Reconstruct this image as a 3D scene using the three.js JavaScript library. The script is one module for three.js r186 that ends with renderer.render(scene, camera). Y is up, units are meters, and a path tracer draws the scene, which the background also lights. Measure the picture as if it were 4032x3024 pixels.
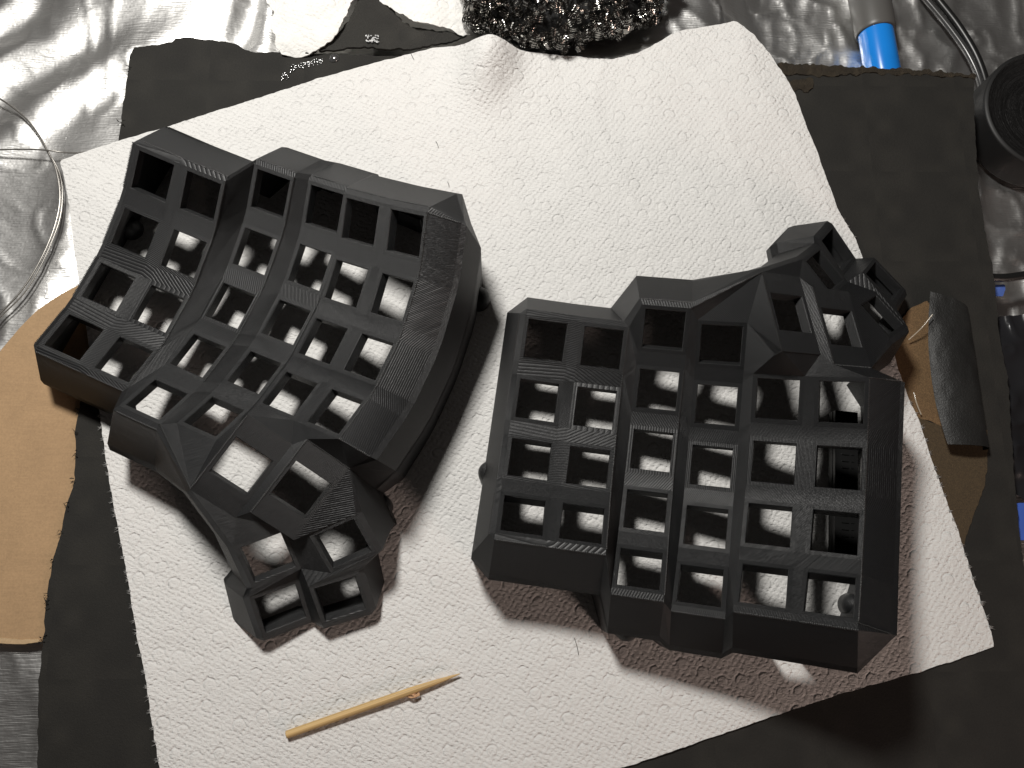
import * as THREE from 'three';
import { ConvexGeometry } from 'three/addons/geometries/ConvexGeometry.js';
import { mergeGeometries, toCreasedNormals } from 'three/addons/utils/BufferGeometryUtils.js';

// ---------------------------------------------------------------- camera, light, exposure
// Everything is laid out in millimetres on the table: x to the right, y away from the viewer, z up. V() turns that into metres, y up.
const MM = 0.001, RAISE = 10, EYE = 299.856 + RAISE, FOCAL = 3194.88, TILT = 0.217, ROLL = -0.0243;
const V = (x, y, z = 0) => new THREE.Vector3(x * MM, z * MM, -y * MM);
const scene = new THREE.Scene();
scene.background = new THREE.Color(0.022, 0.019, 0.0175);
const camera = new THREE.PerspectiveCamera(2 * Math.atan(1512 / FOCAL) * 180 / Math.PI, 4 / 3, 0.01, 20);
const eyeTurn = new THREE.Matrix4().makeRotationX(TILT).multiply(new THREE.Matrix4().makeRotationY(ROLL));
{
  const ax = [new THREE.Vector3(), new THREE.Vector3(), new THREE.Vector3()];
  eyeTurn.extractBasis(...ax);
  const m = new THREE.Matrix4().makeBasis(...ax.map((a) => new THREE.Vector3(a.x, a.z, -a.y)));
  camera.quaternion.setFromRotationMatrix(m);
  camera.position.copy(V(0, 0, EYE));
}
const renderer = new THREE.WebGLRenderer({ antialias: true });
renderer.setSize(1024, 768);
renderer.toneMapping = THREE.LinearToneMapping;
renderer.toneMappingExposure = 1;
renderer.shadowMap.enabled = true;
const lamp = new THREE.PointLight(new THREE.Color(1, 0.972, 0.925), 0.9, 0, 2);
lamp.position.copy(V(-114, 296, 452));
lamp.castShadow = true;
lamp.shadow.radius = 2;
lamp.shadow.camera.near = 0.05;
scene.add(lamp);
const roomLamp = new THREE.PointLight(new THREE.Color(1, 0.76, 0.66), 0.38, 0, 2); // the warm room light behind the viewer
roomLamp.position.copy(V(470, -480, 275));
roomLamp.castShadow = true;
roomLamp.shadow.radius = 4;
roomLamp.shadow.camera.near = 0.05;
scene.add(roomLamp);

// ---------------------------------------------------------------- helpers
let seed = 7;
const rnd = () => { seed = (seed * 1664525 + 1013904223) >>> 0; return seed / 4294967296; };
const rr = (a, b) => a + (b - a) * rnd();
const hash = (i, j, k = 0) => { let h = (Math.imul(i, 374761393) + Math.imul(j, 668265263) + Math.imul(k, 2147483647 ^ 0x5bd1e995)) | 0; h = Math.imul(h ^ (h >>> 13), 1274126177); return ((h ^ (h >>> 16)) >>> 0) / 4294967296; };
const sm = (t) => t * t * (3 - 2 * t);
function noise(x, y, k = 0, wrap = 0) {
  const i = Math.floor(x), j = Math.floor(y), fx = sm(x - i), fy = sm(y - j), w = (n) => (wrap ? ((n % wrap) + wrap) % wrap : n);
  const a = hash(w(i), w(j), k), b = hash(w(i + 1), w(j), k), c = hash(w(i), w(j + 1), k), d = hash(w(i + 1), w(j + 1), k);
  return (a + (b - a) * fx + (c - a) * fy + (a - b - c + d) * fx * fy) * 2 - 1;
}
const clamp = (x, a = 0, b = 1) => Math.min(b, Math.max(a, x));
const step = (a, b, x) => sm(clamp((x - a) / (b - a)));
const names = {};
const numbered = (n) => { names[n] = (names[n] ?? -1) + 1; return names[n] ? n + '_' + String(names[n]).padStart(3, '0') : n; };
const lit = (o) => { o.castShadow = o.receiveShadow = true; return o; };
function tag(o, label, category, extra = {}) { o.userData = { label, category, ...extra }; return o; }
function mesh(name, g, m, parent = scene) {
  const o = lit(new THREE.Mesh(g, m));
  o.name = parent === scene ? numbered(name) : name;
  parent.add(o);
  return o;
}
function group(name, pos = V(0, 0, 0), turn = 0) {
  const o = new THREE.Group();
  o.name = numbered(name); o.position.copy(pos); o.rotation.y = turn; scene.add(o);
  return o;
}
// the table point (mm) that lies at height z under a pixel of the 4032 x 3024 picture
function at(px, py, z = 0) {
  const d = new THREE.Vector3((px - 2016) / FOCAL, -(py - 1512) / FOCAL, -1).applyMatrix4(eyeTurn), t = (z - EYE) / d.z;
  return [d.x * t, d.y * t];
}
const P = (px, py, z = 0) => { const [x, y] = at(px, py, z); return V(x, y, z); };

function texture(w, h, fn, srgb = false) {
  const d = new Uint8Array(w * h * 4);
  for (let j = 0; j < h; j++) for (let i = 0; i < w; i++) {
    const v = fn(i, j), o = (j * w + i) * 4, c = typeof v === 'number' ? [v, v, v] : v;
    for (let k = 0; k < 3; k++) d[o + k] = clamp(c[k]) * 255;
    d[o + 3] = 255;
  }
  const t = new THREE.DataTexture(d, w, h);
  t.wrapS = t.wrapT = THREE.RepeatWrapping; t.magFilter = THREE.LinearFilter; t.minFilter = THREE.LinearMipmapLinearFilter; t.generateMipmaps = true;
  if (srgb) t.colorSpace = THREE.SRGBColorSpace;
  t.needsUpdate = true;
  return t;
}
const C = (r, g = r, b = r) => new THREE.Color().setRGB(r, g, b);
const std = (o) => new THREE.MeshStandardMaterial(o), phys = (o) => new THREE.MeshPhysicalMaterial(o);

function tube(points, r, seg = 60, rad = 10, closed = false) { return new THREE.TubeGeometry(new THREE.CatmullRomCurve3(points, closed, 'centripetal'), seg, r, rad, closed); }

// A sheet cut to an outline: a fine grid of the given cell whose rim is drawn onto the outline; hf gives its height, thick its depth. Outline in mm.
function sheet(poly, cell, hf, thick, uvSize = 1) {
  let x0 = 1e9, x1 = -1e9, y0 = 1e9, y1 = -1e9;
  for (const [x, y] of poly) { x0 = Math.min(x0, x); x1 = Math.max(x1, x); y0 = Math.min(y0, y); y1 = Math.max(y1, y); }
  const nx = Math.ceil((x1 - x0) / cell), ny = Math.ceil((y1 - y0) / cell), n = poly.length;
  const inside = (x, y) => { let c = false; for (let i = 0, j = n - 1; i < n; j = i++) { const [xi, yi] = poly[i], [xj, yj] = poly[j]; if ((yi > y) !== (yj > y) && x < ((xj - xi) * (y - yi)) / (yj - yi) + xi) c = !c; } return c; };
  // inside test row by row through sorted crossings
  const rows = [];
  for (let j = 0; j < ny; j++) {
    const y = y0 + (j + 0.5) * cell, cr = [];
    for (let i = 0, k = n - 1; i < n; k = i++) { const [xi, yi] = poly[i], [xk, yk] = poly[k]; if ((yi > y) !== (yk > y)) cr.push(((xk - xi) * (y - yi)) / (yk - yi) + xi); }
    cr.sort((a, b) => a - b);
    const row = new Uint8Array(nx);
    for (let c = 0; c + 1 < cr.length; c += 2) for (let i = Math.max(0, Math.ceil((cr[c] - x0) / cell - 0.5)); i < nx && x0 + (i + 0.5) * cell < cr[c + 1]; i++) row[i] = 1;
    rows.push(row);
  }
  const on = (i, j) => i >= 0 && j >= 0 && i < nx && j < ny && rows[j][i];
  const ids = new Map(), pos = [], uv = [], idx = [];
  const nearest = (x, y) => {
    let best = 1e9, q = [x, y];
    for (let i = 0, k = n - 1; i < n; k = i++) {
      const [ax, ay] = poly[k], [bx, by] = poly[i], dx = bx - ax, dy = by - ay;
      if (Math.min(ax, bx) - 2 * cell > x || Math.max(ax, bx) + 2 * cell < x || Math.min(ay, by) - 2 * cell > y || Math.max(ay, by) + 2 * cell < y) continue;
      const t = clamp(((x - ax) * dx + (y - ay) * dy) / (dx * dx + dy * dy || 1)), px = ax + dx * t, py = ay + dy * t, d = (px - x) ** 2 + (py - y) ** 2;
      if (d < best) { best = d; q = [px, py]; }
    }
    return q;
  };
  const vert = (i, j) => {
    const key = j * (nx + 1) + i;
    if (ids.has(key)) return ids.get(key);
    let x = x0 + i * cell, y = y0 + j * cell;
    if (!(on(i, j) && on(i - 1, j) && on(i, j - 1) && on(i - 1, j - 1))) [x, y] = nearest(x, y);
    const id = pos.length / 3;
    pos.push(x, y, hf(x, y)); uv.push(x / uvSize, y / uvSize); ids.set(key, id);
    return id;
  };
  const rim = [];
  for (let j = 0; j < ny; j++) for (let i = 0; i < nx; i++) if (on(i, j)) {
    const a = vert(i, j), b = vert(i + 1, j), c = vert(i + 1, j + 1), d = vert(i, j + 1);
    if ((i + j) & 1) idx.push(a, b, c, a, c, d); else idx.push(a, b, d, b, c, d);
    if (!on(i, j - 1)) rim.push([a, b]);
    if (!on(i + 1, j)) rim.push([b, c]);
    if (!on(i, j + 1)) rim.push([c, d]);
    if (!on(i - 1, j)) rim.push([d, a]);
  }
  const N = pos.length / 3, top = idx.length;
  for (let i = 0; i < N; i++) { pos.push(pos[3 * i], pos[3 * i + 1], pos[3 * i + 2] - thick); uv.push(uv[2 * i], uv[2 * i + 1]); }
  for (let i = 0; i < top; i += 3) idx.push(idx[i] + N, idx[i + 2] + N, idx[i + 1] + N);
  const p = new Float32Array(pos.length);
  for (let i = 0; i < 2 * N; i++) { p[3 * i] = pos[3 * i] * MM; p[3 * i + 1] = pos[3 * i + 2] * MM; p[3 * i + 2] = -pos[3 * i + 1] * MM; }
  const g = new THREE.BufferGeometry();
  g.setAttribute('position', new THREE.BufferAttribute(p, 3)); g.setAttribute('uv', new THREE.Float32BufferAttribute(uv, 2)); g.setIndex(idx);
  g.computeVertexNormals();
  // the cut edge, with its own normals
  const ep = [], eu = [];
  for (const [a, b] of rim) for (const k of [a, a + N, b, b, a + N, b + N]) { ep.push(p[3 * k], p[3 * k + 1], p[3 * k + 2]); eu.push(uv[2 * k], uv[2 * k + 1]); }
  const e = new THREE.BufferGeometry();
  e.setAttribute('position', new THREE.Float32BufferAttribute(ep, 3)); e.setAttribute('uv', new THREE.Float32BufferAttribute(eu, 2)); e.computeVertexNormals();
  return mergeGeometries([g.toNonIndexed(), e]);
}
// an outline given in picture pixels, turned into mm at height z and roughened like a torn or cut edge
function outline(px, z, rough = 0, fine = 1.2, k = 1) {
  const q = px.map(([x, y, h]) => at(x, y, h ?? z)), out = [];
  q.forEach((a, i) => {
    const b = q[(i + 1) % q.length], L = Math.hypot(b[0] - a[0], b[1] - a[1]), n = Math.max(1, Math.round(L / fine)), nx = (b[1] - a[1]) / (L || 1), ny = -(b[0] - a[0]) / (L || 1);
    for (let s = 0; s < n; s++) {
      const x = a[0] + ((b[0] - a[0]) * s) / n, y = a[1] + ((b[1] - a[1]) * s) / n, w = rough * (noise(x * 0.35, y * 0.35, k) * 0.7 + noise(x * 1.3, y * 1.3, k + 3) * 0.5);
      out.push([x + nx * w, y + ny * w]);
    }
  });
  return out;
}

// ---------------------------------------------------------------- materials
// printed layers: 16 rounded beads of 0.2 mm up the tile, 12 mm along it
const layerTex = texture(256, 512, (i, j) => {
  const l = j / 32, k = Math.floor(l), wob = 0.05 * noise(i / 16, k * 3.7, 11, 0), f = (((l + wob) % 1) + 1) % 1, a = Math.abs(f * 2 - 1);
  return 0.25 + 0.55 * Math.sqrt(1 - a * a * 0.97) + 0.08 * noise(k * 7.3, i / 30, 5) + 0.05 * noise(i / 3.2, j / 9, 8);
});
const grainTex = texture(512, 512, (i, j) => 0.5 + 0.28 * noise(i / 2.2, j / 2.2, 21) + 0.22 * noise(i / 6, j / 6, 22));
const plasticTone = texture(256, 256, (i, j) => { const v = 0.86 + 0.1 * noise(i / 8, j / 8, 31, 32) + 0.1 * noise(i / 2, j / 2, 32); return [v, v, v]; }, true);
const plastic = phys({ color: C(0.015, 0.0155, 0.0165), roughness: 0.44, bumpMap: layerTex, bumpScale: 0.00024, map: plasticTone, specularIntensity: 0.85 });
const beadMat = phys({ color: C(0.026), roughness: 0.34 });
const glossPlastic = phys({ color: C(0.012), roughness: 0.28 });

// ---------------------------------------------------------------- the ground: aluminium foil over the table
const foilZ = (x, y) => -7 + Math.exp(-(((x + 122) / 42) ** 2) - ((y - 240) / 40) ** 2) * clamp(-0.172 * (x + 120) + 0.192 * (y - 226), -5, 14) - 17 * step(92, 128, x) * step(-120, 20, y + (x - 110) * 0.5);
const creases = (x, y) => {
  const wx = x + 9 * noise(x / 31, y / 31, 41), wy = y + 9 * noise(x / 31, y / 31, 42);
  const ridge = (s, k) => 1 - Math.abs(noise(wx / s, wy / s, k));
  const folds = (1 - step(-70, 60, x)) * step(20, 120, y) * 1.7 * Math.sin((wx * 0.8 - wy * 0.6) / (6.4 + 1.2 * noise(x / 60, y / 60, 48)) + 0.6);
  return folds + 1.2 * noise(wx / 46, wy / 60, 43) + 0.9 * ridge(26, 44) ** 5 * (0.4 + 0.6 * step(40, 90, x)) + 0.7 * ridge(13, 45) ** 6 + 0.22 * ridge(6, 46) ** 6;
};
{
  const brushed = texture(512, 512, (i, j) => 0.5 + 0.3 * noise(i / 60, j / 1.4, 51) + 0.25 * noise(i / 24, j / 3, 52) + 0.12 * noise(i / 7, j / 7, 53));
  const foil = std({ color: C(0.8, 0.795, 0.78), metalness: 1, roughness: 0.42, bumpMap: brushed, bumpScale: 0.0001 });
  const X0 = -260, X1 = 290, Y0 = -130, Y1 = 300;
  const g = sheet([[X0, Y0], [X1, Y0], [X1, Y1], [X0, Y1]], 1.6, (x, y) => foilZ(x, y) + creases(x, y) * (0.8 + 0.8 * step(55, 105, x)) + step(55, 95, x) * 0.9 * (1 - Math.abs(noise(x / 9 + 0.4 * noise(x / 20, y / 20, 151), y / 17, 152))) ** 5, 0.4, 60);
  tag(mesh('table_foil', g, foil), 'crumpled aluminium foil covering the table top under everything else', 'foil', { kind: 'structure' });
}

// ---------------------------------------------------------------- sheets on the foil
{ // brown cardboard with a rounded corner
  const fibre = texture(512, 512, (i, j) => { const v = 0.9 + 0.018 * noise(i / 30, j / 3, 61) + 0.03 * noise(i / 4, j / 4, 62) + 0.02 * noise(i / 60, j / 60, 63) + (hash(i, j, 9) > 0.9985 ? 0.25 : 0) - (hash(i, j, 10) > 0.999 ? 0.3 : 0); return [v, v, v * 0.99]; }, true);
  const m = std({ color: C(0.5, 0.325, 0.18), roughness: 0.85, map: fibre, bumpMap: fibre, bumpScale: 0.00008 });
  const root = group('brown_cardboard');
  const px = [[330, 1112], [237, 1160], [146, 1221], [73, 1296], [0, 1382], [-60, 1480], [-110, 1640], [-140, 1900], [-150, 2300], [-140, 2520], [0, 2521], [90, 2528], [163, 2526], [420, 2500], [460, 1500], [420, 1200]];
  mesh('face', sheet(outline(px, -1.7, 0.1, 1.5, 2), 2, (x, y) => -1.7 + 0.1 * noise(x / 40, y / 40, 3), 3.2, 60), m, root);
  const e = [[-140, 2507], [0, 2510], [90, 2518], [150, 2514], [160, 2526], [90, 2538], [0, 2533], [-140, 2530]];
  mesh('bare_edge', sheet(outline(e, -1.5, 0.2, 1, 5), 0.8, () => -1.35, 1, 60), std({ color: C(0.62, 0.44, 0.26), roughness: 0.9, map: fibre }), root);
  tag(root, 'plain brown cardboard with a rounded corner under the pinky side', 'cardboard');
}
const dustTex = texture(512, 512, (i, j) => { const v = 0.78 + 0.12 * noise(i / 2, j / 2, 71) + 0.12 * noise(i / 90, j / 90, 72) + (hash(i, j, 12) > 0.9992 ? 0.6 : 0); return [v, v * 0.99, v * 0.96]; }, true);
const blackCard = std({ color: C(0.024, 0.0225, 0.0195), roughness: 0.85, map: dustTex, bumpMap: grainTex, bumpScale: 0.00009 });
{ // the black painted card everything lies on
  const root = group('black_card');
  const px = [[511, 217], [531, 186], [620, 176], [678, 166], [690, 149], [745, 146], [830, 157], [905, 166], [932, 174], [962, 196], [1000, 204], [1110, 207], [1330, 213], [1600, 225], [2000, 240], [2600, 250], [3062, 256], [3200, 262], [3398, 268], [3410, 266], [3600, 280], [3838, 300], [3834, 360], [3836, 480], [3846, 640], [3856, 760], [3872, 860], [3884, 936], [3914, 1081], [3932, 1310], [3969, 1491], [3993, 1865], [4012, 2060], [4040, 2300], [4090, 2700], [4150, 3300], [2000, 3500], [130, 3300], [147, 3024], [152, 2700], [170, 2540], [182, 2370], [205, 2220], [240, 2090], [262, 1990], [292, 1890], [300, 1780], [294, 1700], [318, 1580], [335, 1500], [395, 1100], [467, 557]];
  mesh('face', sheet(outline(px, -0.6, 0.45, 0.9, 4), 1.2, (x, y) => -0.6 + 0.12 * noise(x / 30, y / 30, 6), 1, 40), blackCard, root);
  const torn = std({ color: C(0.085, 0.066, 0.043), roughness: 0.95, map: dustTex, bumpMap: grainTex, bumpScale: 0.0008 });
  const t1 = [[3060, 250], [3200, 256], [3398, 264], [3600, 274], [3840, 294], [3840, 309], [3700, 300], [3560, 294], [3420, 290], [3300, 298], [3220, 308], [3200, 296], [3068, 292]];
  mesh('torn_edge', sheet(outline(t1, -0.4, 1.1, 0.6, 8), 0.6, (x, y) => -0.15 + 0.4 * noise(x / 1.1, y / 2.2, 9), 0.5, 20), torn, root);
  const t2 = [[3084, 318], [3195, 310], [3205, 350], [3180, 372], [3150, 352], [3108, 360]];
  mesh('torn_edge', sheet(outline(t2, -0.4, 1.1, 0.6, 18), 0.6, (x, y) => -0.15 + 0.4 * noise(x / 1.1, y / 2.2, 19), 0.5, 20), torn, root);
  // overspray thins out to bare brown card where the film has been peeled
  const speck = texture(512, 512, (i, j) => {
    const n = noise(i / 2, j / 2, 81) * 0.5 + noise(i / 5, j / 5, 82) * 0.3, v = 0.85 + 0.3 * n;
    return hash(i, j, 13) > 0.86 ? [0.42, 0.4, 0.38] : [v, v * 0.98, v * 0.95];
  }, true);
  const bare = [[3500, 1300], [3585, 1215], [3650, 1185], [3740, 1300], [3780, 1500], [3800, 1700], [3740, 1690], [3610, 1640], [3560, 1600], [3480, 1400]];
  const dim = [[3560, 1600], [3610, 1640], [3740, 1690], [3800, 1700], [3890, 1690], [3888, 1852], [3866, 1950], [3840, 2010], [3805, 2111], [3792, 2160], [3700, 2050], [3560, 1700]];
  mesh('oversprayed_patch', sheet(outline(dim, -0.35, 0.5, 0.8, 14), 1.2, (x, y) => -0.33 + 0.1 * noise(x / 30, y / 30, 6), 0.4, 30), std({ color: C(0.1, 0.07, 0.036), roughness: 0.85, map: speck }), root);
  mesh('bare_patch', sheet(outline(bare, -0.35, 0.5, 0.8, 14), 1.2, (x, y) => -0.3 + 0.1 * noise(x / 30, y / 30, 6), 0.4, 30), std({ color: C(0.25, 0.155, 0.075), roughness: 0.85, map: speck }), root);
  // fringe of torn paper skin along the left rim
  const bits = [];
  for (const [x, y] of [[300, 1790], [296, 1700], [310, 1620], [286, 1895], [262, 1995], [236, 2095], [205, 2222], [184, 2352], [180, 2372], [186, 2385], [160, 2520], [168, 2512], [470, 480], [508, 270], [484, 482]]) {
    const [a, b] = at(x, y, -0.3);
    for (let k = 0; k < 4; k++) {
      const g = new THREE.ConeGeometry(rr(0.12, 0.3) * MM, rr(0.9, 2.6) * MM, 4).rotateZ(Math.PI / 2 + rr(-0.5, 0.5)).rotateY(rr(-1, 1)).translate((a + rr(-1, 0.4)) * MM, rr(-0.5, 0.1) * MM, -(b + rr(-1.6, 1.6)) * MM);
      bits.push(g);
    }
  }
  mesh('torn_fringe', mergeGeometries(bits), blackCard, root).userData = { kind: 'stuff' };
  tag(root, 'large matt black painted card lying under the paper towel', 'card');
}
{ // second torn black sheet at the top
  const px = [[1200, 209], [1262, 186], [1335, 130], [1392, 50], [1418, -40], [1480, -40], [1530, 26], [1590, 86], [1640, 112], [1730, 124], [1840, 134], [1800, 160], [1650, 192], [1560, 190], [1400, 186], [1330, 192]];
  const m = std({ color: C(0.036, 0.034, 0.03), roughness: 0.8, map: dustTex, bumpMap: grainTex, bumpScale: 0.0003 });
  tag(mesh('torn_black_paper', sheet(outline(px, 1.2, 0.8, 0.8, 24), 1, (x, y) => 1.4 + 0.5 * noise(x / 14, y / 14, 25), 1.2, 40), m), 'torn black paper scrap between two white paper scraps', 'paper');
}
// ---------------------------------------------------------------- paper towel
const KNEE = 2.05;
const towelTex = texture(1024, 1024, (i, j) => {
  const s = 48 / 1024, x = i * s, y = j * s, wx = x + 0.45 * noise(x / 3, y / 3, 91, 16), wy = y + 0.45 * noise(x / 3, y / 3, 92, 16);
  const q = (2 * Math.PI) / 48, dots = Math.cos(q * (15 * wx + 5 * wy)) * Math.cos(q * (19 * wy - 4 * wx));
  const dm = rings(x, y);
  let h = 0.5 - (0.26 * step(0.1, 0.95, dots) * (0.75 + 0.6 * noise(x / 2, y / 2, 93, 24)) - 0.07 * step(0.1, 0.95, -dots)) * (1 - 0.7 * dm[1]) + 0.06 * noise(x / 4, y / 4, 97, 12) + 0.1 * noise(x / 0.75, y / 0.45, 94, 0) + 0.07 * noise(x / 0.2, y / 0.2, 95);
  return h + dm[0];
});
function rings(x, y) {
  rings.c ??= (() => {
    let k = 5; const q = () => ((k = (k * 16807) % 2147483647) / 2147483647), out = [];
    for (let j = 0; j < 6; j++) for (let i = 0; i < 6; i++) if (q() > 0.12) out.push([(i + (j % 2) * 0.5) * 8 + (q() - 0.5) * 4.5, j * 8 + 2.2 * Math.sin((i / 6) * 6.28) + (q() - 0.5) * 3.5, 1.5 + q() * 0.7, 0.6 + q() * 0.5]);
    return out;
  })();
  let h = 0, flat = 0;
  for (const [cx, cy, R, a] of rings.c) {
    let dx = x - cx, dy = y - cy; dx -= 48 * Math.round(dx / 48); dy -= 48 * Math.round(dy / 48);
    const d = Math.hypot(dx, dy) * (1 + 0.08 * noise(x, y, 96));
    if (d > R + 1.4) continue;
    const g = 0.45 + 0.55 * Math.cos(Math.atan2(dy, dx) - 1.75), top = 1 - step(R * 0.75, R + 0.35, d);
    h += a * (0.19 * top - 0.31 * g * Math.exp(-(((d - R - 0.35) / 0.36) ** 2)));
    flat = Math.max(flat, top);
  }
  return [h, flat];
}
const towelMat = phys({ color: C(0.755, 0.745, 0.725), roughness: 0.95, bumpMap: towelTex, bumpScale: 0.0008, specularIntensity: 0.3 });
const humpAt = at(1925, 215, 6);
function towelZ(x, y) {
  const dx = x - humpAt[0], dy = y - humpAt[1], c = Math.cos(0.25), s = Math.sin(0.25), u = dx * c - dy * s, v = dx * s + dy * c;
  let h = 15 * Math.exp(-((u / 11) ** 2) - (v > 0 ? (v / 60) ** 2 : (v / 17) ** 2));
  const rise = step(135, 205, y);
  h += 1.3 * rise * step(45, 100, x) + rise * 0.8 * noise(x / 22, y / 22, 101);
  const wx = x + 6 * noise(x / 40, y / 40, 105), crease = (1 - Math.abs(noise((wx * 0.9 + y * 0.4) / 34, (y * 0.9 - wx * 0.4) / 70, 104))) ** 4;
  return 0.25 + h + 0.38 * noise(x / 17, y / 17, 102) + 0.12 * noise(x / 6, y / 6, 103) + 0.8 * crease * step(95, 145, y);
}
{
  const px = [[246, 636], [243, 645], [262, 730], [276, 812], [294, 992], [312, 1105], [350, 1350], [390, 1619], [424, 1840], [453, 2014], [501, 2255], [540, 2496], [569, 2640], [628, 3024], [690, 3420], [1500, 3330], [2440, 3024], [2497, 3008], [3032, 2823], [3159, 2780], [3421, 2699], [3620, 2645], [3800, 2586], [3914, 2545], [3905, 2490], [3882, 2423], [3828, 2274], [3760, 2060], [3697, 1895], [3654, 1775], [3622, 1667], [3572, 1563], [3530, 1440], [3470, 1220], [3420, 1080], [3369, 945], [3306, 845], [3288, 800], [3267, 750], [3213, 601], [3172, 506], [3122, 371], [3086, 307], [3032, 231], [2960, 150], [2916, 117], [2895, 100], [2880, 97], [2825, 108], [2700, 122], [2649, 136], [2560, 178, 2], [2514, 205, 1], [2405, 232, 1], [2288, 219, 1], [2120, 212, 1], [2044, 204, 4], [2000, 176, 9], [1960, 152, 13], [1904, 136, 15], [1859, 135, 13], [1768, 158, 6], [1700, 178, 2.5], [1542, 226, 1], [1271, 307], [1000, 393], [651, 502], [457, 561], [362, 592]];
  const poly = outline(px, 0, 0.3, 0.8, 34);
  const root = group('paper_towel');
  mesh('sheet', sheet(poly, 0.85, towelZ, 0.3, 48), towelMat, root);
  // tufts left by the perforation on the two torn sides
  const tufts = [], edge = (pts, out) => {
    for (let i = 0; i + 1 < pts.length; i++) {
      const a = at(...pts[i]), b = at(...pts[i + 1]), L = Math.hypot(b[0] - a[0], b[1] - a[1]);
      for (let s = rr(0, 3); s < L; s += rr(3.2, 6.4)) {
        const x = a[0] + ((b[0] - a[0]) * s) / L, y = a[1] + ((b[1] - a[1]) * s) / L;
        for (let k = 0; k < 7; k++) {
          const len = rr(0.7, 2.2), turn = rr(-0.7, 0.7);
          tufts.push(new THREE.ConeGeometry(rr(0.06, 0.2) * MM, len * MM, 4).rotateZ(out > 0 ? -Math.PI / 2 : Math.PI / 2).translate(out * len * 0.35 * MM, 0, 0).rotateY(turn).translate(x * MM, (0.15 + rr(0, 0.3)) * MM, -(y + rr(-0.7, 0.7)) * MM));
        }
      }
    }
  };
  edge([[390, 1619], [424, 1840], [453, 2014], [501, 2255], [540, 2496], [569, 2640], [628, 3024]], -1);
  edge([[3306, 845], [3369, 945]], 1); edge([[3572, 1563], [3622, 1667], [3697, 1895], [3828, 2274], [3905, 2490]], 1);
  mesh('frayed_fibres', mergeGeometries(tufts), towelMat, root).userData = { kind: 'stuff' };
  tag(root, 'large white embossed paper towel spread under both keyboard halves', 'paper towel');
}
{ // two white scraps at the top
  const m = phys({ color: C(0.84, 0.83, 0.8), roughness: 0.95, bumpMap: towelTex, bumpScale: 0.0005, specularIntensity: 0.3 });
  const lump = (cx, cy, R, H, k) => (x, y) => 0.5 + H * Math.max(0, 1 - ((x - cx) ** 2 + (y - cy) ** 2) / (R * R)) + 1.6 * noise(x / 9, y / 9, k) + 0.7 * Math.abs(noise(x / 4, y / 4, k + 1));
  const A = [[1010, -90], [1040, -20], [1075, 40], [1060, 95], [1086, 140], [1080, 182], [1104, 206], [1200, 209], [1252, 196], [1318, 152], [1352, 104], [1372, 60], [1382, 20], [1420, -20], [1440, -90]];  // real scrap, its left side widened to stand for white foil reflections
  const a = at(1240, 40, 4), b = at(1690, 20, 4);
  tag(mesh('white_paper_scrap', sheet(outline(A, 2.5, 0.7, 0.8, 44), 1, lump(...a, 22, 5, 45), 0.4, 48), m), 'white paper scrap, widened for bright foil reflections, left of the torn black paper', 'paper scrap');
  const B = [[1440, -90], [1480, -10], [1530, 26], [1592, 82], [1640, 108], [1700, 112], [1770, 120], [1822, 136], [1856, 126], [1880, 60], [1880, -90]];
  tag(mesh('white_paper_scrap', sheet(outline(B, 2.5, 0.7, 0.8, 54), 1, lump(...b, 24, 6, 55), 0.4, 48), m), 'white paper scrap against the steel scouring pad', 'paper scrap');
}

// ---------------------------------------------------------------- the two printed keyboard halves
const AL = 0.2701, BE = 0.0913, TENT = 0.2863, CCOL = 1.7638, CROW = 2, ZOFF = 9 + RAISE, KW = 17.4, M = KW / 2, HW = 7.12;
const ROWR = ((KW + 1.4189) / 2) / Math.sin(AL / 2) + 16.7, COLR = ((KW + 2.6516) / 2) / Math.sin(BE / 2) + 16.7;
const rotX = ([x, y, z], a) => [x, y * Math.cos(a) - z * Math.sin(a), y * Math.sin(a) + z * Math.cos(a)];
const rotY = ([x, y, z], a) => [x * Math.cos(a) + z * Math.sin(a), y, -x * Math.sin(a) + z * Math.cos(a)];
const rotZ = ([x, y, z], a) => [x * Math.cos(a) - y * Math.sin(a), x * Math.sin(a) + y * Math.cos(a), z];
const add = (p, q) => [p[0] + q[0], p[1] + q[1], p[2] + q[2]];
const key = (col, row) => (p) => {
  p = add(rotX(add(p, [0, 0, -ROWR]), AL * (CROW - row)), [0, 0, ROWR]);
  p = add(rotY(add(p, [0, 0, -COLR]), BE * (CCOL - col)), [0, 0, COLR]);
  p = add(p, col === 2 ? [0, 2.7126, -4.4585] : col >= 4 ? [0, -12.2838, 5.4234] : [0, 0, 0]);
  return add(rotY(p, TENT), [0, 0, ZOFF]);
};
const origin = add(key(1, 3)([M, -M, 0]), [6, -3, 7]), deg = Math.PI / 180;
const thumb = (a, b, c, x, y, z) => (p) => add(rotZ(rotY(rotX(p, a * deg), b * deg), c * deg), add(origin, [x, y, z]));
const T = { tr: thumb(10, -23, 10, -12, -16, 3), tl: thumb(10, -23, 10, -32, -15, -2), mr: thumb(-6, -34, 48, -29, -40, -13), ml: thumb(6, -34, 40, -51, -25, -12), br: thumb(-16, -33, 54, -37.8, -55.3, -25.3), bl: thumb(-4, -35, 52, -56.3, -43.3, -23.5) };
const side = (row, dir) => { const o = add(key(0, row)([-M, dir * M, 0]), [-10, 0, -3]); return (p) => add(p, o); };
const TY = KW / 1.15, POST = { tl: [-M, M], tr: [M, M], bl: [-M, -M], br: [M, -M], o: [0, 0], ttl: [-M, TY], ttr: [M, TY], tbl: [-M, -TY], tbr: [M, -TY] };
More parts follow.
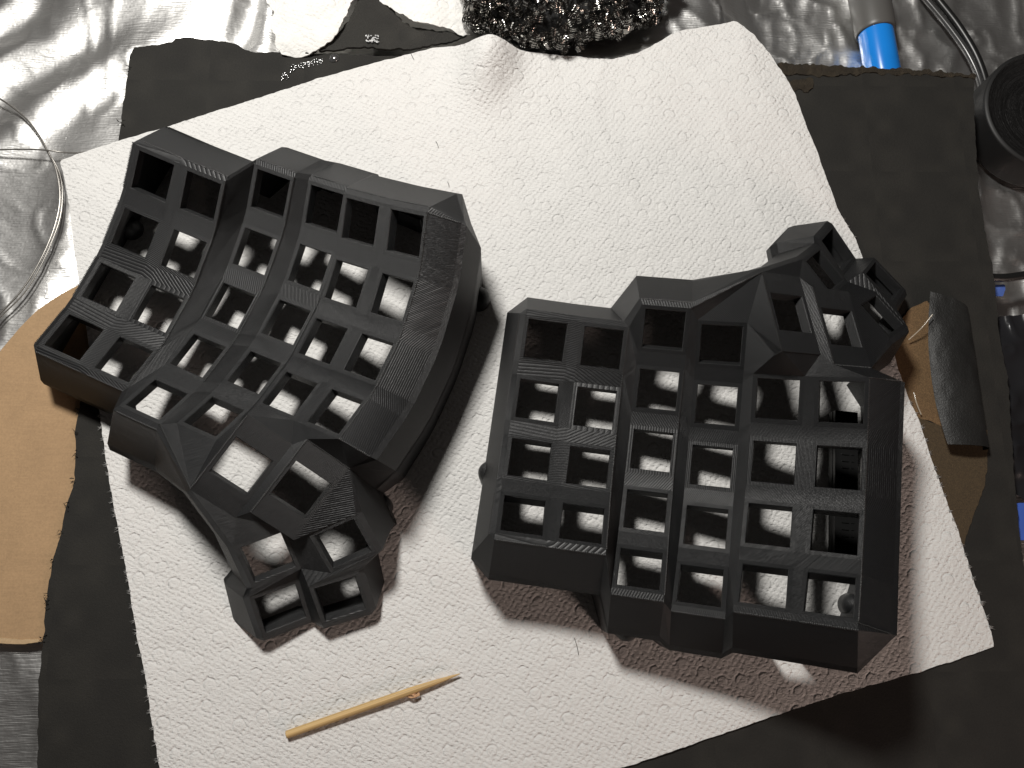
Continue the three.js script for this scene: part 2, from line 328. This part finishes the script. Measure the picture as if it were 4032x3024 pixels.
const post = (place, name, off = [0, 0, 0]) => [4, 0.5].map((z) => place(add([...POST[name], z], off)));
const l1 = (dx, dy) => [2 * dx, 2 * dy, -1], l2 = (dx, dy) => [5 * dx, 5 * dy, -15], l3 = (dx, dy) => [7 * dx, 7 * dy, -15];

function keyboard(mirror, x, y, turn, label) {
  const root = group('keyboard_case', V(x, y, 0.35), turn), fx = mirror ? -1 : 1;
  const bins = {};
  const bin = (name) => (bins[name] ??= []);
  const hull = (name, ...pts) => {
    const g = new ConvexGeometry(pts.flat().map(([a, b, c]) => new THREE.Vector3(a * fx, b, Math.max(c, 0))));
    bin(name).push(...g.attributes.position.array);
  };
  const chain = (name, ...posts) => { for (let i = 0; i + 2 < posts.length; i++) hull(name, posts[i], posts[i + 1], posts[i + 2]); };
  const floorOf = (pts, z = 0) => pts.concat(pts.map(([a, b]) => [a, b, z]));
  function wall(name, p1, dx1, dy1, n1, p2, dx2, dy2, n2, z = 0) {
    const a = [p1, n1, dx1, dy1], b = [p2, n2, dx2, dy2], at_ = ([p, n, dx, dy], f) => post(p, n, f ? f(dx, dy) : undefined);
    const low = [a, b].flatMap((s) => [...at_(s, l2), ...at_(s, l3)]);
    hull(name, [a, b].flatMap((s) => [...at_(s), ...at_(s, l1)]), low);
    hull(name, floorOf(low, z));
  }
  const K = (c, r, n, off) => post(key(c, r), n, off), TH = (k, n, off) => post(T[k], n, off);
  // web between the finger keys
  for (let c = 0; c < 5; c++) for (let r = 0; r < 4; r++) chain('finger_plate', K(c + 1, r, 'tl'), K(c, r, 'tr'), K(c + 1, r, 'bl'), K(c, r, 'br'));
  for (let c = 0; c < 6; c++) for (let r = 0; r < 3; r++) chain('finger_plate', K(c, r, 'bl'), K(c, r, 'br'), K(c, r + 1, 'tl'), K(c, r + 1, 'tr'));
  for (let c = 0; c < 5; c++) for (let r = 0; r < 3; r++) chain('finger_plate', K(c, r, 'br'), K(c, r + 1, 'tr'), K(c + 1, r, 'bl'), K(c + 1, r + 1, 'tl'));
  // thumb web
  const tp = 'thumb_plate';
  chain(tp, TH('tl', 'ttr'), TH('tl', 'tbr'), TH('tr', 'ttl'), TH('tr', 'tbl'));
  chain(tp, TH('br', 'tr'), TH('br', 'br'), TH('mr', 'tl'), TH('mr', 'bl'));
  chain(tp, TH('bl', 'tr'), TH('bl', 'br'), TH('ml', 'tl'), TH('ml', 'bl'));
  chain(tp, TH('br', 'tl'), TH('bl', 'bl'), TH('br', 'tr'), TH('bl', 'br'), TH('mr', 'tl'), TH('ml', 'bl'), TH('mr', 'tr'), TH('ml', 'br'));
  chain(tp, TH('tl', 'ttl'), TH('ml', 'tr'), TH('tl', 'tbl'), TH('ml', 'br'), TH('tl', 'tbr'), TH('mr', 'tr'), TH('tr', 'tbl'), TH('mr', 'br'), TH('tr', 'tbr'));
  chain(tp, TH('tl', 'ttl'), K(0, 3, 'bl'), TH('tl', 'ttr'), K(0, 3, 'br'), TH('tr', 'ttl'), K(1, 3, 'bl'), TH('tr', 'ttr'), K(1, 3, 'br'), K(2, 4, 'tl'), K(2, 4, 'bl'), TH('tr', 'ttr'), K(2, 4, 'bl'), TH('tr', 'tbr'), K(2, 4, 'br'), K(3, 4, 'bl'), K(2, 4, 'tr'), K(3, 4, 'tl'), K(3, 3, 'bl'), K(3, 4, 'tr'), K(3, 3, 'br'), K(4, 3, 'bl'));
  chain(tp, K(1, 3, 'br'), K(2, 4, 'tl'), K(2, 3, 'bl'), K(2, 4, 'tr'), K(2, 3, 'br'), K(3, 3, 'bl'));
  chain(tp, K(3, 4, 'tr'), K(3, 4, 'br'), K(4, 3, 'bl'));
  for (const k of ['tr', 'tl']) for (const s of [-1, 1]) {
    const pts = [];
    for (const px of [-M, M]) for (const py of [M, 15.4]) for (const z of [4, 0.5]) pts.push(T[k]([px, py * s, z]));
    hull(tp, pts);
  }
  // walls
  const kw = (name, c1, r1, dx1, dy1, n1, c2, r2, dx2, dy2, n2, z) => wall(name, key(c1, r1), dx1, dy1, n1, key(c2, r2), dx2, dy2, n2, z);
  for (let c = 0; c < 6; c++) kw('back_wall', c, 0, 0, 1, 'tl', c, 0, 0, 1, 'tr', c === 0 ? 21 : 0);
  for (let c = 1; c < 6; c++) kw('back_wall', c, 0, 0, 1, 'tl', c - 1, 0, 0, 1, 'tr');
  kw('outer_wall', 5, 0, 0, 1, 'tr', 5, 0, 1, 0, 'tr');
  for (let r = 0; r < 4; r++) kw('outer_wall', 5, r, 1, 0, 'tr', 5, r, 1, 0, 'br');
  for (let r = 1; r < 4; r++) kw('outer_wall', 5, r - 1, 1, 0, 'br', 5, r, 1, 0, 'tr');
  kw('outer_wall', 5, 3, 0, -1, 'br', 5, 3, 1, 0, 'br');
  for (let r = 0; r < 4; r++) {
    wall('inner_wall', side(r, 1), -1, 0, 'o', side(r, -1), -1, 0, 'o');
    hull('inner_wall', K(0, r, 'tl'), K(0, r, 'bl'), post(side(r, 1), 'o'), post(side(r, -1), 'o'));
    if (r) {
      wall('inner_wall', side(r - 1, -1), -1, 0, 'o', side(r, 1), -1, 0, 'o');
      hull('inner_wall', K(0, r, 'tl'), K(0, r - 1, 'bl'), post(side(r, 1), 'o'), post(side(r - 1, -1), 'o'));
    }
  }
  wall('inner_wall', key(0, 0), 0, 1, 'tl', side(0, 1), 0, 1, 'o');
  wall('inner_wall', side(0, 1), 0, 1, 'o', side(0, 1), -1, 0, 'o');
  kw('front_wall', 3, 4, 0, -1, 'bl', 3, 4, 0.5, -1, 'br');
  kw('front_wall', 3, 4, 0.5, -1, 'br', 4, 3, 1, -1, 'bl');
  for (let c = 4; c < 6; c++) kw('front_wall', c, 3, 0, -1, 'bl', c, 3, 0, -1, 'br');
  kw('front_wall', 5, 3, 0, -1, 'bl', 4, 3, 0, -1, 'br');
  const tw = (k1, dx1, dy1, n1, k2, dx2, dy2, n2) => wall('thumb_wall', T[k1], dx1, dy1, n1, T[k2], dx2, dy2, n2);
  tw('mr', 0, -1, 'br', 'tr', 0, -1, 'tbr'); tw('mr', 0, -1, 'br', 'mr', 0, -1, 'bl'); tw('br', 0, -1, 'br', 'br', 0, -1, 'bl');
  tw('ml', -0.3, 1, 'tr', 'ml', 0, 1, 'tl'); tw('bl', 0, 1, 'tr', 'bl', 0, 1, 'tl'); tw('br', -1, 0, 'tl', 'br', -1, 0, 'bl'); tw('bl', -1, 0, 'tl', 'bl', -1, 0, 'bl');
  tw('br', -1, 0, 'bl', 'br', 0, -1, 'bl'); tw('bl', -1, 0, 'tl', 'bl', 0, 1, 'tl');
  tw('mr', 0, -1, 'bl', 'br', 0, -1, 'br'); tw('ml', 0, 1, 'tl', 'bl', 0, 1, 'tr'); tw('bl', -1, 0, 'bl', 'br', -1, 0, 'tl');
  wall('thumb_wall', T.tr, 0, -1, 'tbr', key(3, 4), 0, -1, 'bl');
  const s3 = side(3, -1), ml = (f) => TH('ml', 'tr', f && f(-0.3, 1)), sp = (f) => post(s3, 'o', f && f(-1, 0)), tl = TH('tl', 'ttl');
  hull('thumb_wall', floorOf([...sp(l2), ...sp(l3), ...ml(l2), ...ml(l3)]));
  hull('thumb_wall', sp(l2), sp(l3), ml(l2), ml(l3), tl);
  hull('thumb_wall', sp(), sp(l1), sp(l2), sp(l3), tl);
  hull('thumb_wall', sp(), sp(l1), K(0, 3, 'bl'), K(0, 3, 'bl', l1(-1, 0)), tl);
  hull('thumb_wall', ml(), ml(l1), ml(l2), ml(l3), tl);
  // port block on the back wall, open towards the inside
  {
    const a = key(0, 0)([-M, M + 7, -11]), b = key(1, 0)([M, M + 7, -11]), yw = Math.max(a[1], b[1]), box = (x0, x1, y0, y1, z0, z1) => { const p = []; for (const q of [x0, x1]) for (const r of [y0, y1]) for (const s of [z0, z1]) p.push([q, r, s]); hull('port_block', p); };
    box(a[0] + 0.4, a[0] + 2.2, yw - 3, yw + 1.6, 0, 20.5); box(a[0] + 16, b[0] + 1.5, yw - 2.5, yw + 1.6, 0, 14); box(a[0] + 2.2, a[0] + 16, yw - 3, yw + 1.6, 18.5, 20.5);
  }
  // build the parts
  const finish = (name, arr, parent) => {
    const n = arr.length / 3, p = new Float32Array(arr.length), uv = new Float32Array(n * 2), A = new THREE.Vector3(), B = new THREE.Vector3(), Cc = new THREE.Vector3();
    for (let i = 0; i < n; i += 3) {
      A.fromArray(arr, 3 * i); B.fromArray(arr, 3 * i + 3); Cc.fromArray(arr, 3 * i + 6);
      const nz = Math.abs(B.clone().sub(A).cross(Cc.clone().sub(A)).normalize().z);
      for (let k = 0; k < 3; k++) {
        const [x_, y_, z_] = arr.slice(3 * (i + k), 3 * (i + k) + 3), s = (x_ + y_) * 0.7071, t = (x_ - y_) * 0.7071;
        p.set([x_ * MM, z_ * MM, -y_ * MM], 3 * (i + k));
        uv.set(nz > 0.9985 ? [t / 12, s / (0.42 * 16)] : [t / 12, z_ / 2.7], 2 * (i + k));
      }
    }
    const g = new THREE.BufferGeometry();
    g.setAttribute('position', new THREE.BufferAttribute(p, 3)); g.setAttribute('uv', new THREE.BufferAttribute(uv, 2));
    return mesh(name, toCreasedNormals(g, 0.42), plastic, parent);
  };
  const socket = (place, parent) => {
    const arr = [], c = (s, z) => [[-s, -s, z], [s, -s, z], [s, s, z], [-s, s, z]].map((p) => { const q = place(p); return [q[0] * fx, q[1], q[2]]; });
    const o4 = c(M, 4), i4 = c(HW + 0.22, 4), j4 = c(HW, 3.72), o0 = c(M, 0), i0 = c(HW, 0);
    const quad = (a, b, d, e) => { const l = fx > 0 ? [a, b, d, a, d, e] : [a, d, b, a, e, d]; for (const q of l) arr.push(...q); };
    for (let k = 0; k < 4; k++) { const n = (k + 1) % 4; quad(o4[k], o4[n], i4[n], i4[k]); quad(i4[k], i4[n], j4[n], j4[k]); quad(j4[k], j4[n], i0[n], i0[k]); quad(i0[k], i0[n], o0[n], o0[k]); quad(o0[k], o0[n], o4[n], o4[k]); }
    finish('key_socket', arr, parent);
  };
  const made = {};
  for (const [name, arr] of Object.entries(bins)) made[name] = finish(name, arr, root);
  for (let c = 0; c < 6; c++) for (let r = 0; r < 5; r++) if (r < 4 || c === 2 || c === 3) socket(key(c, r), made.finger_plate);
  for (const k of Object.keys(T)) socket(T[k], made.thumb_plate);
  // beads left by the nozzle along the sharp ridges
  {
    const beads = [], unit = new THREE.SphereGeometry(1, 6, 4);
    const ridge = (...pts) => {
      for (let i = 0; i + 1 < pts.length; i++) {
        const a = new THREE.Vector3(pts[i][0] * fx, pts[i][2], -pts[i][1]), b = new THREE.Vector3(pts[i + 1][0] * fx, pts[i + 1][2], -pts[i + 1][1]), L = a.distanceTo(b), n = Math.max(2, Math.round(L / 0.62));
        const q = new THREE.Quaternion().setFromUnitVectors(new THREE.Vector3(1, 0, 0), b.clone().sub(a).normalize());
        for (let k = 0; k < n; k++) beads.push(unit.clone().scale(0.27, 0.2 * rr(0.8, 1.2), 0.42 * rr(0.8, 1.25)).applyQuaternion(q).translate(...a.clone().lerp(b, k / n).add(new THREE.Vector3(rr(-0.06, 0.06), rr(-0.06, 0.04), rr(-0.06, 0.06))).toArray()).scale(MM, MM, MM));
      }
    };
    const t = (p) => p[0];
    for (let r = 0; r < 4; r++) { ridge(t(K(0, r, 'tl')), t(K(0, r, 'bl'))); if (r) ridge(t(K(0, r - 1, 'bl')), t(K(0, r, 'tl'))); }
    ridge(t(K(0, 3, 'bl')), t(post(s3, 'o')));
    ridge(t(K(0, 0, 'tl')), t(post(side(0, 1), 'o')));
    ridge(t(K(3, 4, 'bl')), t(TH('tr', 'tbr')));
    ridge(t(TH('tr', 'tbr')), t(TH('tr', 'ttr'))); ridge(t(TH('tl', 'tbr')), t(TH('tl', 'ttr'))); ridge(t(TH('tl', 'ttl')), t(TH('tl', 'ttr')));
    for (const c of [4, 3]) for (let r = 0; r < 4; r++) { ridge(t(K(c, r, 'tl')), t(K(c, r, 'bl'))); if (r) ridge(t(K(c, r - 1, 'bl')), t(K(c, r, 'tl'))); }
    for (let c = 0; c < 6; c++) ridge(t(K(c, 0, 'tl', l1(0, 1))), t(K(c, 0, 'tr', l1(0, 1))));
    for (const c of [4, 5]) ridge(t(K(c, 3, 'bl', l1(0, -1))), t(K(c, 3, 'br', l1(0, -1))));
    ridge(t(K(3, 4, 'bl', l1(0, -1))), t(K(3, 4, 'br', l1(0, -1))));
    for (let r = 0; r < 4; r++) ridge(t(K(5, r, 'tr', l1(1, 0))), t(K(5, r, 'br', l1(1, 0))));
    const g = mergeGeometries(beads);
    mesh('bead_ridge', g, beadMat, root).userData = { kind: 'stuff' };
  }
  // screw bosses standing at the foot of the walls
  const boss = new THREE.LatheGeometry([[0, 0], [4.3, 0], [4.28, 4.4], ...Array.from({ length: 9 }, (_, i) => { const a = (i / 8) * Math.PI / 2; return [4.25 * Math.cos(a), 4.8 + 4.25 * Math.sin(a)]; })].map(([a, b]) => new THREE.Vector2(Math.max(a, 1e-4) * MM, b * MM)), 36);
  const bp = [add(side(0, 0)([0, 0, 0]), l3(-1, 0)), add(side(4, 0)([0, 0, 0]), l3(-1, 0)), key(3, 0)([0, M + 5, -15]), key(5, 1)([M + 5, 0, -15])];
  for (const p of bp) { const o = mesh('screw_boss', boss, plastic, root); o.position.copy(V(p[0] * fx, p[1], 0)); }
  return tag(root, label, 'keyboard case', { group: 'black printed keyboard halves' });
}
keyboard(true, -73.6756, 83.7852, -0.4196, 'black printed keyboard half nearest the brown cardboard, thumb keys pointing down');
const right = keyboard(false, 84.4702, 35.8948, 3.0, 'black printed keyboard half beside the curled black film, thumb keys pointing up');
{ // ribbed controller holder lying along the inner wall of the second half
  const parts = [], z = 9, [ax, ay] = at(3352, 1612, z + 5), [bx, by] = at(3352, 2180, z + 5), L = Math.hypot(bx - ax, by - ay);
  const box = (w, d, h, x, y, zz) => parts.push(new THREE.BoxGeometry(w * MM, h * MM, d * MM).translate(x * MM, zz * MM, -y * MM));
  box(9, L, 3, 0, 0, z - 3);
  box(8.6, L, 4.4, 0, 0, z - 1.4);
  for (let i = 0; i <= 20; i++) { box(2.6, 0.45, 0.5, 0.6, -L / 2 + (L * (i + 0.5)) / 21, z + 1); box(1, 0.35, 0.4, -2.2, -L / 2 + (L * (i + 0.5)) / 21, z + 0.95); }
  const o = mesh('controller_holder', mergeGeometries(parts), glossPlastic, right), w = V((ax + bx) / 2, (ay + by) / 2, 0);
  right.updateMatrixWorld();
  right.worldToLocal(w);
  o.position.copy(w); o.rotation.y = Math.atan2(-(bx - ax), -(by - ay)) * -1 - 3.0 + Math.PI;
}

// ---------------------------------------------------------------- curled film on the right
{
  const black = std({ color: C(0.026, 0.0265, 0.027), roughness: 0.52, map: dustTex, bumpMap: grainTex, bumpScale: 0.00012, side: THREE.DoubleSide });
  const NU = 40, NV = 50, pos = [], uv = [], idx = [];
  const A0 = at(3722, 1232, 2), A1 = at(3792, 1716, 4);
  for (let s = 0; s < 2; s++) for (let j = 0; j <= NV; j++) for (let i = 0; i <= NU; i++) {
    const t = j / NV, a = (-0.35 + (i / NU) * (2.6 + 0.5 * Math.sin(t * 3))), off = s ? -0.18 : 0;
    const R = (9.6 + 1.0 * t) + off, H = (2.8 + 2.6 * t) + off, skew = 3.5 * (i / NU) * (t - 0.5) * -2;
    const cx = A0[0] + (A1[0] - A0[0]) * t, cy = A0[1] + (A1[1] - A0[1]) * t + (i / NU) * 5 * (1 - t) - (1 - i / NU) * 5 * t;
    pos.push((cx + Math.cos(a) * R) * MM, (1.6 + H * Math.sin(a) + 0.15 * noise(i / 4, j / 4, 111)) * MM, -(cy + skew) * MM); uv.push(i / NU * 0.7, t * 1.4);
  }
  const W = NU + 1, S = W * (NV + 1);
  for (let j = 0; j < NV; j++) for (let i = 0; i < NU; i++) { const a = j * W + i; idx.push(a, a + 1, a + W + 1, a, a + W + 1, a + W); idx.push(S + a, S + a + W + 1, S + a + 1, S + a, S + a + W, S + a + W + 1); }
  const g = new THREE.BufferGeometry();
  g.setAttribute('position', new THREE.Float32BufferAttribute(pos, 3)); g.setAttribute('uv', new THREE.Float32BufferAttribute(uv, 2)); g.setIndex(idx); g.computeVertexNormals();
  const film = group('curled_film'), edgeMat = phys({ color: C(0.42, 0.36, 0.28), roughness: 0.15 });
  mesh('film', g, black, film);
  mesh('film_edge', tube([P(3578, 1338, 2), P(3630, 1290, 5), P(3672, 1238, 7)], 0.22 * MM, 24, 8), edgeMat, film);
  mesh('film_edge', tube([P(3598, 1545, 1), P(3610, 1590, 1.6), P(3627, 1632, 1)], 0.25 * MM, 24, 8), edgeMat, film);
  tag(film, 'black film peeled up into a curl beside the bare brown patch', 'film');
}

// ---------------------------------------------------------------- wooden stick
{
  const z = 1.75, a = P(1128, 2893, z), b = P(1811, 2653, z + 0.6), L = a.distanceTo(b) / MM;
  const grain = texture(128, 512, (i, j) => { const v = 0.9 + 0.1 * noise(i / 4, j / 120, 121) + 0.05 * noise(i / 1.5, j / 60, 122); return [v, v * 0.985, v * 0.95]; }, true);
  const wood = std({ color: C(0.72, 0.5, 0.235), roughness: 0.6, map: grain, bumpMap: grain, bumpScale: 0.00012 });
  const prof = [[0, 0], [1.22, 0], [1.38, 0.25], [1.4, L * 0.6], [1.32, L * 0.72], [0.95, L * 0.85], [0.5, L * 0.95], [0.16, L], [0, L]].map(([r, h]) => new THREE.Vector2(Math.max(r, 1e-3) * MM, h * MM));
  const root = group('wooden_stick', a);
  root.quaternion.setFromUnitVectors(new THREE.Vector3(0, 1, 0), b.clone().sub(a).normalize());
  mesh('shaft', new THREE.LatheGeometry(prof, 24), wood, root);
  const strands = [];
  const inv = root.quaternion.clone().invert();
  for (let k = 0; k < 9; k++) {
    const p0 = P(1595 + k * 5 + rr(-6, 6), 2740 - k * 2 + rr(-2, 4), 1.6).sub(a), p1 = P(1640 + rr(-12, 14), 2733 + rr(-6, 6), 2.6).sub(a), mid = p0.clone().lerp(p1, 0.5).add(new THREE.Vector3(0, rr(0.3, 1) * MM, rr(0, 0.9) * MM));
    strands.push(tube([p0, mid, p1].map((p) => p.applyQuaternion(inv)), rr(0.18, 0.34) * MM, 12, 6));
  }
  mesh('splinter', mergeGeometries(strands), std({ color: C(0.6, 0.36, 0.2), roughness: 0.8 }), root);
  tag(root, 'pointed wooden stick with a frayed splinter on the paper towel', 'wooden stick');
}

// ---------------------------------------------------------------- wire on the foil
{
  const steel = std({ color: C(0.45, 0.43, 0.4), metalness: 0.9, roughness: 0.34 });
  const root = group('wire_loop');
  const path = (pts) => pts.map(([x, y, z]) => P(x, y, z ?? -1.6));
  mesh('strand', tube(path([[-60, 360], [0, 389], [60, 430], [110, 475], [155, 535], [190, 600], [215, 650], [232, 720], [236, 790], [222, 870], [190, 960], [140, 1060], [80, 1150], [20, 1215], [-60, 1290]]), 0.4 * MM, 160), steel, root);
  mesh('strand', tube(path([[-60, 590], [0, 589], [100, 588], [190, 592, -0.6], [250, 600], [310, 602], [365, 594]]), 0.32 * MM, 80), steel, root);
  mesh('strand', tube(path([[206, 625, -1], [228, 665], [243, 720], [246, 780], [236, 860], [205, 950], [150, 1068], [90, 1160], [10, 1240], [-50, 1300]]), 0.28 * MM, 120), steel, root);
  tag(root, 'thin grey wire looped over the foil beside the towel corner', 'wire');
}

// ---------------------------------------------------------------- steel scouring pad
{
  const steel = std({ color: C(0.34, 0.33, 0.31), metalness: 1, roughness: 0.2, side: THREE.DoubleSide });
  const c = at(2207, -72, 8), root = group('scouring_pad', V(c[0], c[1], 0));
  const AX = 51, AY = 30, AZ = 17, pos = [], idx = [];
  const shape = (th) => 1 + 0.05 * Math.sin(3 * th + 1) + 0.05 * Math.sin(7 * th) + 0.03 * Math.sin(13 * th + 2);
  for (let k = 0; k < 1500; k++) {
    const th = rr(0, 2 * Math.PI), u = Math.sqrt(rnd()), el = rr(-0.15, 1), s = shape(th);
    const r = 0.93 * s * (k < 620 ? 0.97 + rr(-0.06, 0.03) : u), cz = Math.sqrt(Math.max(0, 1 - (r / s) ** 2));
    const cx = r * AX * Math.cos(th), cy = r * AY * Math.sin(th), z = 5 + (k < 620 ? rr(-3, 5) : AZ * cz * (0.6 + 0.4 * el) * 0.9);
    const R = rr(1.2, 2.7), turns = rr(1.6, 3.6), pitch = rr(0.6, 1.2), q = new THREE.Quaternion().setFromEuler(new THREE.Euler(rr(0, 6.3), rr(0, 6.3), rr(0, 6.3)));
    const n = Math.round(turns * 15), w = rr(0.14, 0.28), b0 = pos.length / 3;
    for (let i = 0; i <= n; i++) {
      const a = (i / n) * turns * 2 * Math.PI;
      for (const e of [-1, 1]) {
        const v = new THREE.Vector3(R * Math.cos(a), (i / n - 0.5) * turns * pitch + e * w, R * Math.sin(a)).applyQuaternion(q);
        pos.push((cx + v.x) * MM, Math.max(0.2, z + v.y) * MM, -(cy + v.z) * MM);
      }
      if (i) { const p = b0 + 2 * i; idx.push(p - 2, p - 1, p + 1, p - 2, p + 1, p); }
    }
  }
  const g = new THREE.BufferGeometry();
  g.setAttribute('position', new THREE.Float32BufferAttribute(pos, 3)); g.setIndex(idx); g.computeVertexNormals();
  mesh('curls', g, steel, root);
  const core = new THREE.SphereGeometry(1, 48, 24).scale(AX * 0.84 * MM, AZ * 0.72 * MM, AY * 0.84 * MM).translate(0, 4 * MM, 0);  // dark filler added inside to hide the bright foil between the curls
  mesh('dark_filler', core, std({ color: C(0.03), metalness: 0.8, roughness: 0.6 }), root);
  tag(root, 'dark steel scouring pad of tangled curls at the towel edge', 'scouring pad');
}

// ---------------------------------------------------------------- things on the lower foil, top right
{
  const z = -12.5, R = 7.6, a = P(3402, -120, z), j = P(3450, 133, z), b = P(3500, 420, z), root = group('handle', a);
  const L = a.distanceTo(b), Lj = a.distanceTo(j), dir = b.clone().sub(a).normalize();
  root.quaternion.setFromUnitVectors(new THREE.Vector3(0, 1, 0), dir);
  const lathe = (pts) => new THREE.LatheGeometry(pts.map(([r, h]) => new THREE.Vector2(r * MM, h)), 48);
  mesh('grip', lathe([[0.01, 0], [9.1, 0], [8.8, Lj - 0.002], [8.6, Lj - 0.0005], [8.2, Lj], [7.4, Lj]]), std({ color: C(0.1, 0.097, 0.092), roughness: 0.42 }), root);
  mesh('barrel', lathe([[R, Lj - 0.006], [R, L], [0.01, L]]), phys({ color: C(0.012, 0.24, 0.78), roughness: 0.22, clearcoat: 1, clearcoatRoughness: 0.05 }), root);
  tag(root, 'blue barrelled handle with a grey grip on the foil', 'handle');
}
{
  const rubber = phys({ color: C(0.012), roughness: 0.35 }), root = group('power_cable');
  const path = (pts, z) => pts.map(([x, y]) => P(x, y, z));
  mesh('core', tube(path([[3640, -70], [3690, -4], [3775, 105], [3846, 225], [3882, 330], [3890, 420]], -17), 1.75 * MM, 80, 14), rubber, root);
  mesh('core', tube(path([[3590, -70], [3645, -4], [3738, 108], [3812, 215], [3858, 320], [3872, 420]], -18), 1.5 * MM, 80, 14), phys({ color: C(0.05), roughness: 0.25 }), root);
  tag(root, 'twin black cable curving over the foil beside the round lid', 'cable');
}
{
  const zt = -4, c = at(4137, 432, zt), e = at(3882, 420, zt), R = Math.hypot(c[0] - e[0], c[1] - e[1]), root = group('round_lid', V(c[0], c[1], -21));
  const scuffed = texture(512, 512, (i, j) => { const v = 0.55 + 0.2 * noise(i / 40, j / 5, 131) + 0.2 * noise(i / 3, j / 3, 132) + (hash(i >> 1, j >> 1, 14) > 0.996 ? 0.45 : 0); return [v, v, v]; }, true);
  const m = std({ color: C(0.028), roughness: 0.5, map: scuffed, bumpMap: scuffed, bumpScale: 0.0002 }), l = (pts) => new THREE.LatheGeometry(pts.map(([r, h]) => new THREE.Vector2(r * MM, h * MM)), 96);
  mesh('rim', l([[R - 0.2, 0], [R + 0.5, 0.4], [R + 0.5, 15.8], [R, 16.8], [R - 1.2, 17]]), std({ color: C(0.012), roughness: 0.55 }), root);
  mesh('top', l([[R - 1.2, 17], [R - 1.6, 16.4], [R * 0.72, 14.6], [R * 0.4, 13.6], [0.01, 13.2]]), m, root);
  tag(root, 'round black plastic lid with a scuffed dished top', 'lid');
}
{
  const rubber = phys({ color: C(0.01), roughness: 0.4 });
  tag(mesh('black_hose', tube([P(3880, 1092, -6), P(3950, 1094, -6), P(4032, 1084, -6), P(4120, 1070, -6)], 1.75 * MM, 40, 14), rubber), 'short black hose crossing the foil beside the black card', 'hose');
  const bag = phys({ color: C(0.018, 0.018, 0.02), roughness: 0.2 });
  const px = [[3900, 1250], [3990, 1244], [4130, 1230], [4250, 1600], [4250, 2000], [4032, 1968], [3990, 1930], [3960, 1820], [3930, 1500]];
  const h = (x, y) => -7.5 + 2.2 * noise(x / 9, y / 14, 141) + 1.5 * (1 - Math.abs(noise(x / 7, y / 7, 142))) ** 2;
  tag(mesh('plastic_bag', sheet(outline(px, -7, 0.5, 1, 64), 0.9, h, 0.3, 40), bag), 'wrinkled glossy black plastic bag past the black card edge', 'bag');
  const blue = [[3992, 1980], [4060, 1978], [4120, 2140], [4010, 2125]];  // added blue strip; its colour stands for a reflection in the foil
  tag(mesh('blue_reflection', sheet(outline(blue, -4, 0.4, 1, 74), 1, (x, y) => -4 + 0.4 * noise(x / 5, y / 5, 143), 0.3, 40), phys({ color: C(0.06, 0.13, 0.5), roughness: 0.35 })), 'small blue strip added for a reflection past the lower end of the glossy black bag', 'foil_reflection');
  const corner = [[3890, 1122], [3955, 1120], [3957, 1143], [3950, 1168], [3890, 1170]];  // second blue reflection in the foil, put in as a coloured strip
  tag(mesh('blue_reflection', sheet(outline(corner, -9, 0.3, 0.8, 84), 0.6, (x, y) => -9 + 0.3 * noise(x / 3, y / 3, 144), 0.3, 40), phys({ color: C(0.08, 0.14, 0.42), roughness: 0.3 })), 'tiny blue strip added for a reflection just below the short black hose', 'foil_reflection');
}
// ---------------------------------------------------------------- droplets and stray fibres
{
  const drops = [], drop = (px, py, r) => { const [x, y] = at(px, py, 0); drops.push(new THREE.SphereGeometry(r * MM, 14, 8, 0, Math.PI * 2, 0, Math.PI / 2).scale(1, 0.6, 1).translate(x * MM, -0.5 * MM, -y * MM)); };
  const line = [[1112, 306], [1130, 290], [1142, 270], [1160, 262], [1185, 258], [1210, 252], [1240, 242], [1265, 240]];
  for (let k = 0; k < 90; k++) { const i = Math.floor(rr(0, 7)), f = rnd(); drop(line[i][0] + (line[i + 1][0] - line[i][0]) * f + rr(-12, 12), line[i][1] + (line[i + 1][1] - line[i][1]) * f + rr(-12, 12), rr(0.25, 0.6)); }
  drop(1316, 226, 2.1); drop(1308, 232, 1.4);
  tag(mesh('water_drops', mergeGeometries(drops), phys({ color: C(0.3), roughness: 0.12, metalness: 0.85 })), 'scatter of clear water drops on the black card', 'water drops', { kind: 'stuff' });
  const flakes = [];
  for (let k = 0; k < 40; k++) { const [x, y] = at(1466 + rr(-26, 26), 152 + rr(-14, 14), 2.4); flakes.push(new THREE.CircleGeometry(rr(0.2, 0.5) * MM, 6).rotateX(-Math.PI / 2 + rr(-0.4, 0.4)).translate(x * MM, rr(2.2, 2.7) * MM, -y * MM)); }
  tag(mesh('pale_flakes', mergeGeometries(flakes), std({ color: C(0.5), roughness: 0.3, side: THREE.DoubleSide })), 'patch of pale dried flakes on the torn black paper', 'flakes', { kind: 'stuff' });
  const hair = std({ color: C(0.05, 0.045, 0.04), roughness: 0.6 });
  const hairs = [[[1616, 206], [1622, 220], [1630, 234], 'dark stray fibre hanging off the upper towel edge'], [[1716, 556], [1722, 568], [1726, 580], 'short dark fibre on the lit towel below the hump'], [[1762, 714], [1766, 724], [1768, 734], 'short dark fibre on the towel above the right keyboard corner'], [[2262, 2512], [2272, 2545], [2279, 2580], 'dark fibre on the towel below the second keyboard half']];
  for (const [a, b, c, l] of hairs) tag(mesh('stray_fibre', tube([a, b, c].map(([x, y], i) => { const [u, v] = at(x, y, 1); return V(u, v, towelZ(u, v) + 0.3 + (i === 1 ? 0.4 : 0)); }), 0.11 * MM, 12, 6), hair), l, 'fibre');
}
renderer.render(scene, camera);
